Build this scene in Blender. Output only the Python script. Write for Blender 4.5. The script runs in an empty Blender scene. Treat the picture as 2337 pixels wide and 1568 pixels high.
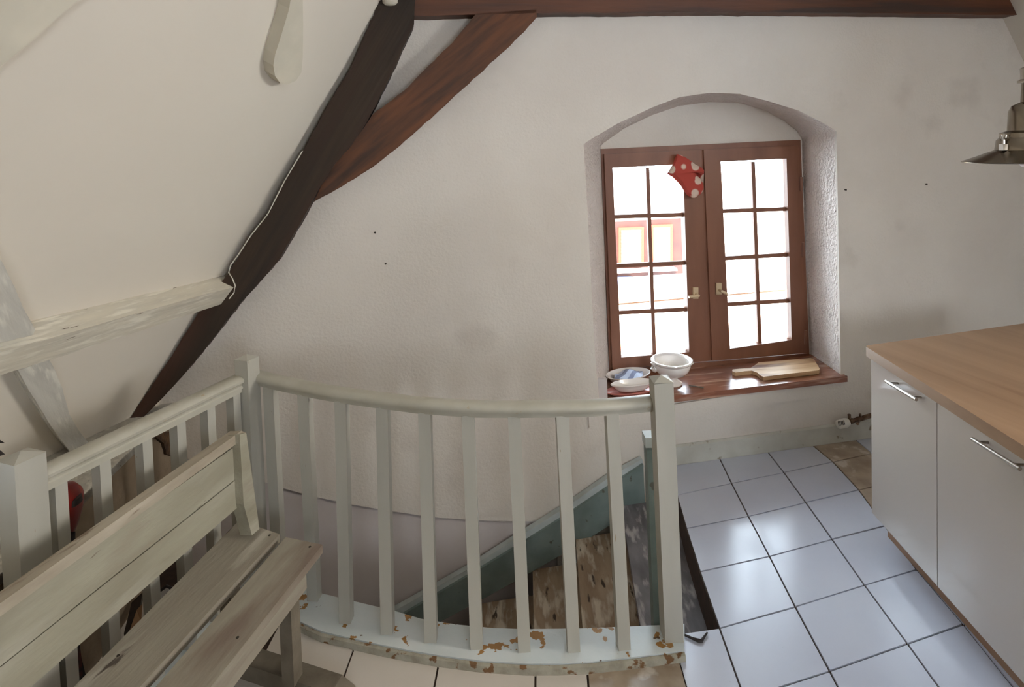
import bpy, bmesh, math, random
from mathutils import Vector, noise
from mathutils.geometry import tessellate_polygon
random.seed(4)
S = bpy.context.scene
COL = S.collection
V = Vector
# ------------------------------------------------------------------ camera
F, EYE, PITCH, ROLL, YAX, CX, W_, H_ = 1400., 1.75, -.04, .03, 386., 1168.5, 2337, 1568
fw = V((0, math.cos(PITCH), math.sin(PITCH)))
r0 = V((1, 0, 0)); u0 = r0.cross(fw)
RT = r0*math.cos(ROLL) - u0*math.sin(ROLL)
UP = u0*math.cos(ROLL) + r0*math.sin(ROLL)
CAM = V((0, 0, EYE))
cd = bpy.data.cameras.new('camera'); cam = bpy.data.objects.new('camera', cd); COL.objects.link(cam)
from mathutils import Matrix
cam.matrix_world = Matrix((( RT.x, UP.x, -fw.x, CAM.x), (RT.y, UP.y, -fw.y, CAM.y), (RT.z, UP.z, -fw.z, CAM.z), (0, 0, 0, 1)))
cd.sensor_width = 36; cd.sensor_fit = 'HORIZONTAL'; cd.lens = 36*F/W_
cd.shift_y = (YAX - H_/2)/W_; cd.clip_start = .02; cd.clip_end = 200
S.camera = cam
# ------------------------------------------------------------------ world, sun, daylight, added fill, exposure
S.view_settings.view_transform = 'Standard'; S.view_settings.look = 'None'
S.view_settings.exposure = -0.02; S.view_settings.gamma = 1; S.view_settings.use_curve_mapping = False
wd = bpy.data.worlds.new('sky'); S.world = wd; wd.use_nodes = True
bg = wd.node_tree.nodes['Background']; bg.inputs[0].default_value = (.74, .86, 1.0, 1); bg.inputs[1].default_value = 15.0
sl = bpy.data.lights.new('sun', 'SUN'); sl.energy = 40; sl.angle = .01; sl.color = (1, .95, .86)
so = bpy.data.objects.new('sun', sl); COL.objects.link(so); so.rotation_euler = V((.25, .75, -.75)).to_track_quat('-Z', 'Y').to_euler()
def area(name, loc, aim, sx, sy, e, col):
    l = bpy.data.lights.new(name, 'AREA'); l.shape = 'RECTANGLE'; l.size = sx; l.size_y = sy; l.energy = e; l.color = col
    o = bpy.data.objects.new(name, l); COL.objects.link(o); o.location = loc
    o.rotation_euler = (V(aim)-V(loc)).to_track_quat('-Z', 'Y').to_euler(); return o
area('skylight_daylight', (3.9, 1.1, 2.35), (-.6, 1.75, .75), .8, .9, 84, (1, .92, .80))
area('rear_fill_light', (1.75, -2.72, 1.75), (1.4, 2, 1.5), 1.3, 1.2, 27, (1, .91, .80))  # added fill lamp, brightens the right and upper gable wall
# ------------------------------------------------------------------ pixel -> point on a plane (each plane is a real surface of the room)
def ray(x, y): return fw + RT*((x-CX)/F) - UP*((y-YAX)/F)
def hit(q, pl, off=0.):
    n, d = pl; r = ray(*q); return CAM + r*((d+off-n.dot(CAM))/n.dot(r))
def fl(x, y, z=0.): return hit((x, y), (V((0, 0, 1)), z))
def az(deg): return V((math.sin(math.radians(deg)), math.cos(math.radians(deg)), 0))
ZP = V((0, 0, 1))
_t = math.radians(11); GN = V((math.sin(_t), -math.cos(_t), 0)); GD = GN.dot(fl(1755, 1029)); G = (GN, GD)   # gable wall, normal into the room
GX = V((math.cos(_t), math.sin(_t), 0))                                                                    # along the gable wall
def gp(s, z, off=0.): return GN*(GD+off) + GX*s + ZP*z
def gs(q, off=0.): p = hit(q, G, off); return p.dot(GX), p.z
_a, _b = hit((870, 0), G, .12), hit((300, 950), G, .12); A19 = az(19)
_n = (_a-_b).cross(A19).normalized(); _n = _n if _n.dot(_a-CAM) < 0 else -_n
SL = (_n, _n.dot(_a))                                                                                      # left roof slope
_c, _d = hit((2290, 45), G), hit((2337, 142), G); _m = (_c-_d).cross(az(0)).normalized(); _m = _m if _m.dot(_c-CAM) < 0 else -_m
SR = (_m, _m.dot(_c))                                                                                      # right roof slope
_k1, _k2 = fl(236, 1495), hit((425, 1150), G); _kd = V((_k2.x-_k1.x, _k2.y-_k1.y, 0)).normalized()
KN = V((_kd.y, -_kd.x, 0)); KW = (KN, KN.dot(_k1))                                                         # low eaves wall
# ------------------------------------------------------------------ materials
def new_mat(name):
    m = bpy.data.materials.new(name); m.use_nodes = True; return m, m.node_tree.nodes, m.node_tree.links, m.node_tree.nodes['Principled BSDF']
def s2l(c): return tuple(((v/255)/12.92 if v/255 <= .04045 else ((v/255+.055)/1.055)**2.4) for v in c)
def mat(name, c, c2=None, rough=.6, scale=4., det=5., direction=None, stretch=.08, bump=0., bscale=60., metal=0., spec=.5, lo=.35, hi=.65,
        spots=None, spot_scale=8., spot_lo=.62, spot_hi=.66, coat=0., bump_dist=.004, rvar=0.):
    m, N, L, B = new_mat(name)
    tc = N.new('ShaderNodeTexCoord'); vec = tc.outputs['Object']
    if direction is not None:
        d = V(direction).normalized()
        dot = N.new('ShaderNodeVectorMath'); dot.operation = 'DOT_PRODUCT'; L.new(vec, dot.inputs[0]); dot.inputs[1].default_value = d
        sc = N.new('ShaderNodeVectorMath'); sc.operation = 'SCALE'; sc.inputs[0].default_value = d*(1-stretch); L.new(dot.outputs['Value'], sc.inputs['Scale'])
        sb = N.new('ShaderNodeVectorMath'); sb.operation = 'SUBTRACT'; L.new(vec, sb.inputs[0]); L.new(sc.outputs[0], sb.inputs[1]); vec = sb.outputs[0]
    def nz(s, d_=5.):
        n = N.new('ShaderNodeTexNoise'); n.inputs['Scale'].default_value = s; n.inputs['Detail'].default_value = d_; L.new(vec, n.inputs['Vector']); return n.outputs['Fac']
    def ramp(v, a, b, ca=(0, 0, 0), cb=(1, 1, 1)):
        r = N.new('ShaderNodeValToRGB'); r.color_ramp.elements[0].position = a; r.color_ramp.elements[1].position = b
        r.color_ramp.elements[0].color = (*ca, 1); r.color_ramp.elements[1].color = (*cb, 1); L.new(v, r.inputs[0]); return r.outputs[0]
    ca = s2l(c)
    if c2 is None: B.inputs['Base Color'].default_value = (*ca, 1); out = None
    else: out = ramp(nz(scale, det), lo, hi, ca, s2l(c2))
    for sp in (spots or []):
        csp, ss, a, b = sp
        mx = N.new('ShaderNodeMix'); mx.data_type = 'RGBA'
        L.new(ramp(nz(ss, 6.), a, b), mx.inputs['Factor'])
        if out is None: mx.inputs[6].default_value = (*ca, 1)
        else: L.new(out, mx.inputs[6])
        mx.inputs[7].default_value = (*s2l(csp), 1); out = mx.outputs[2]
    if out is not None: L.new(out, B.inputs['Base Color'])
    B.inputs['Roughness'].default_value = rough; B.inputs['Metallic'].default_value = metal; B.inputs['Specular IOR Level'].default_value = spec
    B.inputs['Coat Weight'].default_value = coat; B.inputs['Coat Roughness'].default_value = .08
    if rvar:
        L.new(ramp(nz(scale*2), .3, .7, (rough-rvar,)*3, (rough+rvar,)*3), B.inputs['Roughness'])
    if bump:
        bn = N.new('ShaderNodeBump'); bn.inputs['Strength'].default_value = bump; bn.inputs['Distance'].default_value = bump_dist
        L.new(nz(bscale, 4.), bn.inputs['Height']); L.new(bn.outputs[0], B.inputs['Normal'])
    return m
M = {}
M['plaster'] = mat('gable_plaster', (222, 214, 204), (214, 205, 195), rough=.9, scale=1.6, bump=.45, bscale=75, spec=.2, bump_dist=.005,
                   spots=[((196, 186, 176), 2.3, .60, .80)])
M['plaster_rough'] = mat('rough_reveal_plaster', (232, 220, 212), (224, 211, 202), rough=.9, scale=6, bump=1.0, bscale=60, spec=.2, bump_dist=.035)
M['plaster_low'] = mat('lower_stair_plaster', (206, 197, 194), (192, 183, 180), rough=.9, scale=2, bump=.3, bscale=30, spec=.2)
M['slope'] = mat('slope_plaster', (226, 218, 204), (220, 211, 197), rough=.8, scale=1.1, bump=.12, bscale=9, spec=.25)
M['white_wall'] = mat('white_wall_paint', (214, 206, 194), rough=.9, spec=.2)
M['tan_wall'] = mat('tan_rear_wall_paint', (170, 154, 134), rough=.9, spec=.2)
M['eaves'] = mat('eaves_masonry', (158, 142, 122), (128, 112, 94), rough=.95, scale=3.5, bump=.7, bscale=22, spec=.15, bump_dist=.01, spots=[((88, 66, 46), 5, .62, .72)])
M['rubble'] = mat('bare_rubble', (96, 70, 44), (58, 40, 26), rough=.95, scale=22, bump=1, bscale=40, bump_dist=.01)
RAFT = (_a-_b).normalized()
M['dark_timber'] = mat('dark_timber', (54, 39, 25), (32, 23, 15), rough=.75, scale=20, direction=RAFT, bump=.8, bscale=45, spots=[((66, 40, 26), 5, .52, .66)])
_br = (hit((1190, 60), G)-hit((740, 430), G)).normalized()
M['red_timber'] = mat('red_stained_timber', (102, 58, 28), (58, 35, 20), rough=.65, scale=22, direction=_br, stretch=.12, bump=.7, bscale=40, spots=[((50, 34, 28), 12, .56, .66), ((128, 68, 34), 14, .62, .74)])
M['tie_timber'] = mat('tie_beam_timber', (98, 56, 32), (70, 41, 26), rough=.6, scale=22, direction=GX, stretch=.07, bump=.6, bscale=40, spots=[((58, 40, 32), 12, .56, .66)])
M['limed'] = mat('whitewashed_timber', (214, 206, 188), (198, 191, 176), rough=.9, scale=30, direction=A19, stretch=.12, bump=.8, bscale=50, bump_dist=.004, spec=.15,
                 spots=[((226, 220, 204), 60, .52, .66), ((90, 76, 60), 70, .71, .73)])
_sd = (hit((78, 755), SL)-hit((5, 600), SL)).normalized()
M['limed_strut'] = mat('whitewashed_strut', (204, 200, 190), (186, 182, 173), rough=.9, scale=24, direction=_sd, stretch=.2, bump=.9, bscale=36, bump_dist=.006, spec=.15,
                 spots=[((220, 216, 204), 40, .52, .66), ((84, 74, 62), 52, .70, .73)])
M['rail'] = mat('grey_white_rail_paint', (184, 181, 170), (174, 171, 160), rough=.42, scale=6, direction=(0, 0, 1), stretch=.2, bump=.15, bscale=50, spots=[((150, 134, 108), 60, .73, .75)])
M['hand'] = mat('handrail_paint', (192, 188, 174), (180, 176, 161), rough=.38, scale=9, bump=.12, bscale=50, spots=[((176, 158, 128), 34, .70, .74)])
M['base'] = mat('worn_base_paint', (212, 218, 218), (204, 212, 212), rough=.4, scale=7, bump=.3, bscale=40, spots=[((158, 116, 62), 13, .625, .635), ((96, 72, 48), 22, .68, .70)])
M['base_edge'] = mat('worn_base_edge', (176, 172, 156), (150, 144, 128), rough=.7, scale=20, bump=.6, bscale=60, spots=[((120, 88, 56), 26, .58, .62)])
M['cream'] = mat('cream_painted_timber', (214, 206, 188), (204, 197, 180), rough=.8, scale=7, bump=.25, bscale=18, spec=.2)
M['slate_tread'] = mat('grey_worn_tread', (128, 126, 130), (96, 94, 98), rough=.7, scale=16, direction=(0, 1, 0), stretch=.3, bump=.7, bscale=30, spots=[((176, 172, 172), 24, .56, .66)])
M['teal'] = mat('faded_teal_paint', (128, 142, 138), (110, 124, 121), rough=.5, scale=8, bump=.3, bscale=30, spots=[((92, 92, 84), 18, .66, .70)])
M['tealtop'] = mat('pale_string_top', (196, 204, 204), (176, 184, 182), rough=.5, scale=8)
M['tread'] = mat('worn_tread_wood', (172, 152, 128), (138, 116, 94), rough=.7, scale=13, direction=(0, 1, 0), stretch=.25, bump=.7, bscale=30,
                 spots=[((204, 192, 174), 26, .50, .64), ((70, 56, 46), 34, .62, .68)])
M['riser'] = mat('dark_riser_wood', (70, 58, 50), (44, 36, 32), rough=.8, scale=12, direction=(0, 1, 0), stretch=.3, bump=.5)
BD = az(16)
M['bench'] = mat('bench_weathered_paint', (166, 162, 143), (148, 142, 124), rough=.6, scale=8, direction=BD, stretch=.18, bump=.5, bscale=70,
                 spots=[((176, 172, 156), 9, .50, .70), ((146, 134, 118), 7, .58, .74), ((120, 108, 94), 40, .70, .74)])
M['bench_seat'] = mat('bench_seat_paint', (168, 162, 146), (150, 141, 127), rough=.55, scale=8, direction=BD, stretch=.18, bump=.5, bscale=70,
                 spots=[((128, 112, 100), 6, .54, .66), ((186, 180, 166), 10, .60, .70), ((86, 76, 68), 22, .68, .72)])
M['bench_dark'] = mat('bench_shade_wood', (124, 115, 100), (100, 91, 77), rough=.7, scale=10, bump=.5, bscale=60)  # bench tone darkened to carry the shade on legs, feet and back apron
M['bench_edge'] = mat('bench_worn_edge', (186, 176, 158), (156, 144, 126), rough=.6, scale=14, direction=BD, stretch=.2, bump=.4, bscale=70, spots=[((128, 110, 92), 22, .6, .66)])
M['hole'] = mat('dark_screw_hole', (48, 40, 32), rough=.7)
M['tile'] = mat('sky_tinted_white_tile', (200, 204, 216), (192, 196, 210), rough=.20, scale=2.5, bump=.05, bscale=14, spec=.6, rvar=.05, spots=[((120, 110, 96), 70, .76, .77)])  # white tile, its colour tinted blue to help the sky reflection
M['tile_warm'] = mat('warm_glazed_tile', (214, 206, 196), (206, 197, 186), rough=.2, scale=2.5, spec=.55, bump=.05, bscale=14)
M['tile_beige'] = mat('marbled_beige_tile', (178, 162, 142), (150, 132, 112), rough=.35, scale=9, spots=[((198, 188, 176), 12, .56, .66)])
M['grout'] = mat('dark_grout', (74, 58, 50), (60, 48, 42), rough=.95, scale=30)
M['skirt'] = mat('painted_skirting', (204, 202, 192), (184, 180, 168), rough=.5, scale=5, bump=.3, bscale=40, spots=[((140, 126, 106), 16, .64, .70)])
M['winwood'] = mat('window_stained_wood', (136, 91, 69), (122, 79, 59), rough=.42, scale=9, direction=(0, 0, 1), stretch=.15, bump=.15, bscale=60)
M['sill'] = mat('sill_varnished_wood', (146, 92, 68), (120, 74, 54), rough=.22, scale=9, direction=GX, stretch=.12, bump=.2, bscale=50,
                spots=[((190, 150, 126), 22, .54, .68), ((92, 78, 56), 16, .64, .70)], coat=.4)
M['brass'] = mat('aged_brass', (212, 190, 156), rough=.35, metal=.3)
M['brown_metal'] = mat('oxidised_valve_metal', (140, 118, 98), (88, 66, 50), rough=.4, metal=.8, scale=30)
M['white_plastic'] = mat('white_plastic', (226, 222, 212), rough=.4)
M['porcelain'] = mat('white_porcelain', (236, 230, 224), rough=.15, coat=.5, spec=.6)
M['pink_dish'] = mat('rosy_enamel', (196, 122, 112), rough=.3)
M['board'] = mat('cutting_board_wood', (206, 174, 136), (182, 146, 108), rough=.5, scale=24, direction=GX, stretch=.12, bump=.2, spots=[((104, 62, 42), 13, .54, .66)])
M['board_edge'] = mat('cutting_board_edge', (150, 104, 66), rough=.5)
M['lacquer'] = mat('glossy_white_lacquer', (190, 180, 170), rough=.10, coat=.6, spec=.6)
M['carcass'] = mat('cabinet_carcass', (196, 190, 184), rough=.5)
M['worktop'] = mat('oak_laminate', (158, 127, 99), (138, 108, 82), rough=.42, scale=9, direction=(.25, -1, 0), stretch=.07, bump=.1, bscale=60, spots=[((128, 96, 70), 14, .60, .72), ((104, 76, 56), 7, .70, .74)])
M['plinth'] = mat('oak_plinth', (160, 126, 98), (146, 112, 86), rough=.5, scale=14, direction=(0, 1, 0), stretch=.1)
M['steel'] = mat('brushed_steel', (176, 168, 158), rough=.28, metal=1.)
M['lamp_metal'] = mat('brushed_nickel', (150, 140, 126), (124, 114, 100), rough=.25, metal=1., scale=8)
M['bulb'] = mat('frosted_bulb', (230, 220, 222), rough=.3)
M['cable'] = mat('white_cable', (214, 208, 196), rough=.5)
M['grey_cable'] = mat('grey_brown_cable', (96, 84, 74), rough=.6)
M['rust'] = mat('rusty_cable', (120, 92, 66), (84, 62, 46), rough=.7, scale=60)
M['black'] = mat('black_plastic', (38, 30, 28), rough=.5)
M['darkcloth'] = mat('dark_cloth', (34, 20, 18), (16, 10, 10), rough=.8, scale=14, bump=.6, bscale=30, spots=[((110, 34, 20), 7, .60, .72)])
M['redshell'] = mat('dark_red_lacquer', (134, 22, 16), (104, 16, 12), rough=.35, scale=5)
M['card'] = mat('brown_cardboard', (150, 116, 84), (128, 96, 68), rough=.9, scale=10)
M['paper'] = mat('clear_plastic_sheet', (206, 202, 196), rough=.25)
M['darkpaper'] = mat('dark_wrapping', (56, 44, 36), (34, 26, 22), rough=.5, scale=16)
M['facade'] = mat('sunlit_render', (246, 238, 224), (240, 228, 210), rough=.9, scale=2)
M['facade_wood'] = mat('facade_brown_timber', (70, 38, 30), (56, 30, 26), rough=.8, scale=6)
M['facade_red'] = mat('facade_red_frame', (150, 52, 30), rough=.7)
M['shutter'] = mat('shutter_slat', (178, 120, 104), rough=.7)
M['roof'] = mat('clay_roof_tile', (190, 120, 92), (160, 98, 78), rough=.9, scale=5)
M['lead'] = mat('blue_grey_flashing', (120, 128, 156), rough=.6)
# glass: clear pane with a faint mirror
m, N_, L_, B_ = new_mat('window_glass'); N_.remove(B_)
tr = N_.new('ShaderNodeBsdfTransparent'); gl = N_.new('ShaderNodeBsdfGlossy'); gl.inputs['Roughness'].default_value = .02
fr = N_.new('ShaderNodeFresnel'); fr.inputs[0].default_value = 1.35; ms = N_.new('ShaderNodeMixShader')
tr.inputs[0].default_value = (.96, .97, .96, 1)
L_.new(fr.outputs[0], ms.inputs[0]); L_.new(tr.outputs[0], ms.inputs[1]); L_.new(gl.outputs[0], ms.inputs[2]); L_.new(ms.outputs[0], N_['Material Output'].inputs[0]); M['glass'] = m
# mitt: red with white dots
m, N_, L_, B_ = new_mat('red_dotted_cotton'); tc = N_.new('ShaderNodeTexCoord'); vo = N_.new('ShaderNodeTexVoronoi'); vo.inputs['Scale'].default_value = 13; vo.inputs['Randomness'].default_value = .35
L_.new(tc.outputs['Object'], vo.inputs['Vector']); rp = N_.new('ShaderNodeValToRGB'); rp.color_ramp.elements[0].position = .36; rp.color_ramp.elements[1].position = .42
rp.color_ramp.elements[0].color = (*s2l((214, 190, 172)), 1); rp.color_ramp.elements[1].color = (*s2l((178, 70, 58)), 1)
L_.new(vo.outputs['Distance'], rp.inputs[0]); L_.new(rp.outputs[0], B_.inputs['Base Color']); B_.inputs['Roughness'].default_value = .9; M['mitt'] = m
# check cloth
m, N_, L_, B_ = new_mat('blue_check_cloth'); tc = N_.new('ShaderNodeTexCoord'); mp = N_.new('ShaderNodeMapping'); mp.inputs['Rotation'].default_value = (0, 0, .6); wv = N_.new('ShaderNodeTexWave'); wv.inputs['Scale'].default_value = 5.5
L_.new(tc.outputs['Object'], mp.inputs[0]); L_.new(mp.outputs[0], wv.inputs[0]); rp = N_.new('ShaderNodeValToRGB'); rp.color_ramp.interpolation = 'CONSTANT'
rp.color_ramp.elements[1].position = .55; rp.color_ramp.elements[0].color = (*s2l((206, 220, 244)), 1); rp.color_ramp.elements[1].color = (*s2l((140, 150, 180)), 1)
L_.new(wv.outputs['Fac'], rp.inputs[0]); L_.new(rp.outputs[0], B_.inputs['Base Color']); B_.inputs['Roughness'].default_value = .9; M['check'] = m
# ------------------------------------------------------------------ mesh helpers
ROOTLOC = {}
def obj(name, bm, m, parent=None, loc=None, smooth=False, bev=0., label=None):
    """link bm (world coordinates) as one object"""
    base = ROOTLOC.get(parent.name, V((0, 0, 0))) if parent else (V(loc) if loc is not None else V((0, 0, 0)))
    if bev > 0:
        es = [e for e in bm.edges if len(e.link_faces) == 2 and e.calc_face_angle(0) > .5]
        bmesh.ops.bevel(bm, geom=es, offset=bev, segments=2, affect='EDGES', profile=.7, clamp_overlap=True)
    bmesh.ops.recalc_face_normals(bm, faces=bm.faces[:])
    bm.transform(Matrix.Translation(-base))
    me = bpy.data.meshes.new(name); bm.to_mesh(me); bm.free()
    me.materials.append(m)
    if smooth:
        me.polygons.foreach_set('use_smooth', [True]*len(me.polygons))
        me.set_sharp_from_angle(angle=math.radians(40))
    o = bpy.data.objects.new(name, me); COL.objects.link(o)
    if parent: o.parent = parent
    else: o.location = base
    ROOTLOC[o.name] = base
    if label: o['label'] = label
    return o
def tag(o, label, cat, group=None):
    o['label'] = label; o['category'] = cat
    if group: o['group'] = group
    return o
def thing(name, label, cat, loc, group=None):
    o = bpy.data.objects.new(name, None); COL.objects.link(o); o.location = loc; o.empty_display_size = .1
    ROOTLOC[o.name] = V(loc); return tag(o, label, cat, group)
def struct(o): o['kind'] = 'structure'; return o
def add_loft(bm, A, B, caps=True):
    a = [bm.verts.new(p) for p in A]; b = [bm.verts.new(p) for p in B]; n = len(a)
    for i in range(n):
        j = (i+1) % n; bm.faces.new((a[i], a[j], b[j], b[i]))
    if caps: bm.faces.new(a[::-1]); bm.faces.new(b)
    return bm
def prism(q, pl, off=0., th=.05, bm=None, taper=None):
    """pixel outline laid on a real plane at offset off into the room, th thick behind it"""
    bm = bm or bmesh.new(); A = [hit(p, pl, off) for p in q]
    return add_loft(bm, A, [p - pl[0]*th for p in A])
def slab(P, th, up=ZP, bm=None):
    bm = bm or bmesh.new(); P = [V(p) for p in P]; return add_loft(bm, P, [p-up*th for p in P])
def rag(q, step=14., amp=1.1, closed=True):
    """densify an outline and roughen it as hewn timber is"""
    out = []; n = len(q)
    for i in range(n if closed else n-1):
        a, b = q[i], q[(i+1) % n]; L = math.hypot(b[0]-a[0], b[1]-a[1]); k = max(1, int(L/step))
        for j in range(k):
            t = j/k; w = 0 if j == 0 else amp*noise.noise(V((a[0]*.1+j*.9, a[1]*.1, i*3.1)))*2
            out.append((a[0]+(b[0]-a[0])*t - (b[1]-a[1])/max(L, 1)*w, a[1]+(b[1]-a[1])*t + (b[0]-a[0])/max(L, 1)*w))
    return out
def holed(outer, holes, n, th, bm=None):
    """flat plate with openings, th thick along -n"""
    bm = bm or bmesh.new(); loops = [outer]+holes; tris = tessellate_polygon(loops); flat = [p for l in loops for p in l]
    f = [bm.verts.new(p) for p in flat]; b = [bm.verts.new(p-n*th) for p in flat]
    for t in tris:
        try: bm.faces.new([f[i] for i in t]); bm.faces.new([b[i] for i in t[::-1]])
        except ValueError: pass
    k = 0
    for l in loops:
        for i in range(len(l)):
            j = (i+1) % len(l)
            try: bm.faces.new((f[k+i], f[k+j], b[k+j], b[k+i]))
            except ValueError: pass
        k += len(l)
    return bm
def post(a, b, ux, w, d, bm=None, w2=None):
    """square stick from a to b, ux = direction of its width"""
    bm = bm or bmesh.new(); a = V(a); b = V(b); ax = (b-a).normalized(); ux = V(ux); ux = (ux-ax*ux.dot(ax)).normalized(); uy = ax.cross(ux)
    k = [(-1, -1), (1, -1), (1, 1), (-1, 1)]; w2 = w2 or w
    return add_loft(bm, [a+ux*i*w/2+uy*j*d/2 for i, j in k], [b+ux*i*w2/2+uy*j*d*(w2/w)/2 for i, j in k])
def box(c, sx, sy, sz, ux=V((1, 0, 0)), bm=None):
    """box standing on c"""
    return post(c, V(c)+ZP*sz, ux, sx, sy, bm)
def tube(path, r, n=10, bm=None, caps=True):
    bm = bm or bmesh.new(); P = [V(p) for p in path]; rings = []
    for i, p in enumerate(P):
        t = (P[min(i+1, len(P)-1)]-P[max(i-1, 0)]).normalized(); u = t.cross(ZP if abs(t.z) < .9 else V((1, 0, 0))).normalized(); w = t.cross(u)
        rr = r[i] if isinstance(r, (list, tuple)) else r
        rings.append([bm.verts.new(p+(u*math.cos(2*math.pi*k/n)+w*math.sin(2*math.pi*k/n))*rr) for k in range(n)])
    for a, b in zip(rings, rings[1:]):
        for k in range(n): bm.faces.new((a[k], a[(k+1) % n], b[(k+1) % n], b[k]))
    if caps: bm.faces.new(rings[0][::-1]); bm.faces.new(rings[-1])
    return bm
def sweep(profile, path, bm=None):
    """profile points (side, up) carried along a level path"""
    bm = bm or bmesh.new(); P = [V(p) for p in path]; rings = []
    for i, p in enumerate(P):
        t = P[min(i+1, len(P)-1)]-P[max(i-1, 0)]; t.z = 0; t.normalize(); s = V((t.y, -t.x, 0))
        rings.append([bm.verts.new(p+s*a+ZP*b) for a, b in profile])
    n = len(profile)
    for a, b in zip(rings, rings[1:]):
        for k in range(n): bm.faces.new((a[k], a[(k+1) % n], b[(k+1) % n], b[k]))
    bm.faces.new(rings[0][::-1]); bm.faces.new(rings[-1]); return bm
def lathe(c, prof, n=40, ex=1., ey=1., ux=V((1, 0, 0)), bm=None):
    """turned body: prof = (radius, height) pairs, closed when first and last radius are 0"""
    bm = bm or bmesh.new(); c = V(c); uy = ZP.cross(ux); rings = []
    for r, z in prof:
        if r < 1e-6: rings.append([bm.verts.new(c+ZP*z)])
        else: rings.append([bm.verts.new(c+ux*(math.cos(2*math.pi*k/n)*r*ex)+uy*(math.sin(2*math.pi*k/n)*r*ey)+ZP*z) for k in range(n)])
    for a, b in zip(rings, rings[1:]):
        for k in range(n):
            j = (k+1) % n
            if len(a) == 1 and len(b) == 1: continue
            if len(a) == 1: bm.faces.new((a[0], b[j], b[k]))
            elif len(b) == 1: bm.faces.new((a[k], a[j], b[0]))
            else: bm.faces.new((a[k], a[j], b[j], b[k]))
    return bm
def lerp(a, b, t): return a+(b-a)*t
def lp(a, b, t): return (a[0]+(b[0]-a[0])*t, a[1]+(b[1]-a[1])*t)
# ================================================================== THE ROOM
# ---- gable wall with its arched niche
arcO = [(1332, 329), (1345, 320), (1409, 282), (1489, 245), (1549, 222), (1618, 212), (1688, 214), (1747, 229), (1822, 252), (1872, 277), (1909, 299)]
arcI = [(1371, 334), (1377, 327), (1425, 293), (1490, 262), (1549, 242), (1618, 233), (1688, 235), (1747, 252), (1790, 276), (1818, 298), (1830, 318)]
WOFF = -.34
botL, botR = hit((1368, 942), G), hit((1919, 856), G)
sillz = .385; botL.z = botR.z = sillz-.03
outer_n = [botL]+[hit((1345+(i*12), 560+i*240), G) for i in (1, 0)] + [hit(q, G) for q in arcO] + [hit((1914, 580), G), botR]
bl, br = hit((1390, 862), G, WOFF), hit((1850, 818), G, WOFF); bl.z = br.z = sillz-.03
inner_n = [bl]+[hit((1380+i*6, 560+i*200), G, WOFF) for i in (1, 0)] + [hit(q, G, WOFF) for q in arcI] + [hit((1838, 580), G, WOFF), br]
seam = [(300, 1010), (425, 1046), (490, 1063), (590, 1096), (640, 1112), (700, 1130), (760, 1143), (800, 1152), (870, 1163), (900, 1168), (960, 1177), (1060, 1186), (1150, 1190), (1270, 1191)]
sp = [hit(q, G) for q in rag(seam, 22, .9, closed=False)]+[hit(seam[-1], G)]
e = sp[-1].copy(); e.z = -2.3
s0 = sp[0].dot(GX)
WO = [gp(-3.2, 2.9), gp(-3.2, sp[0].z), gp(s0-.02, sp[0].z)]+sp+[e, gp(5.2, -2.3), gp(5.2, 2.9)]
wall = struct(obj('wall_back', holed(WO, [outer_n], GN, .012), M['plaster']))
bm = bmesh.new(); add_loft(bm, outer_n, inner_n, caps=False)
for f in bm.faces: f.smooth = True
nic = obj('niche_reveal', bm, M['plaster_rough'], wall)
frO = [(1371, 340), (1827, 319), (1848, 826), (1392, 862)]
hole = [hit(q, G, WOFF) for q in frO]
big = [gp(-3.2, -2.3, WOFF), gp(5.2, -2.3, WOFF), gp(5.2, 2.9, WOFF), gp(-3.2, 2.9, WOFF)]
obj('outer_masonry', holed(big, [hole], GN, .14), M['plaster'], wall)
low = [gp(-3.2, -2.3, -.013), gp(sp[-1].dot(GX)+.3, -2.3, -.013), gp(sp[-1].dot(GX)+.3, .5, -.013), gp(-3.2, .7, -.013)]
obj('lower_plaster', slab(low, .02, GN), M['plaster_low'], wall)
# plaster apron below the sill
ap = [(1343, 942), (1372, 950), (1925, 862), (1929, 893), (1760, 925), (1640, 944), (1530, 962), (1345, 977)]
obj('sill_apron', prism(rag(ap, 60, .5), G, .010, .014), M['plaster'], wall)
# ---- left roof slope, low eaves wall, right slope, rear walls, ceiling, floor
def SP(s, p0): return p0 + A19*s
l_hi = _b + (_a-_b)*(1+ (2.72-_a.z)/(_a.z-_b.z)); l_lo = _b - (_a-_b)*((_b.z-.55)/(_a.z-_b.z))
struct(obj('ceiling_left', slab([l_hi+A19*.6, l_lo+A19*.6, l_lo-A19*6.5, l_hi-A19*6.5], .05, SL[0]), M['slope']))
kz = .606
def kp(s, z, off=0.): return KN*(KW[1]+off)+_kd*s+ZP*z
ks = _k1.dot(_kd)
kw = struct(obj('wall_left', slab([kp(ks-5.2, -2.3), kp(ks+.95, -2.3), kp(ks+.95, kz), kp(ks-5.2, kz)], .06, KN), M['eaves']))
obj('wall_ledge', slab([kp(ks-5.2, kz+.004, .0), kp(ks+1.1, kz+.004, .0), kp(ks+1.1, kz+.004, -.6), kp(ks-5.2, kz+.004, -.6)], .03), M['limed_strut'], kw)
def rp_(t, y):  # point on right slope: t metres below its top, at depth y
    dn = (_d-_c); dn = dn/abs(dn.z); base = _c+V((0, 0, 0)); p = base+dn*(base.z-2.72+t); p = p+az(0)*(y-p.y); return p
ro = [rp_(0, 4.2), rp_(0, -2.6), rp_(2.1, -2.6), rp_(2.1, 4.2)]
if (ro[1]-ro[0]).cross(ro[2]-ro[1]).dot(SR[0]) < 0: pass
sky = [rp_(.12, 1.6), rp_(.12, .6), rp_(.95, .6), rp_(.95, 1.6)]
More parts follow.
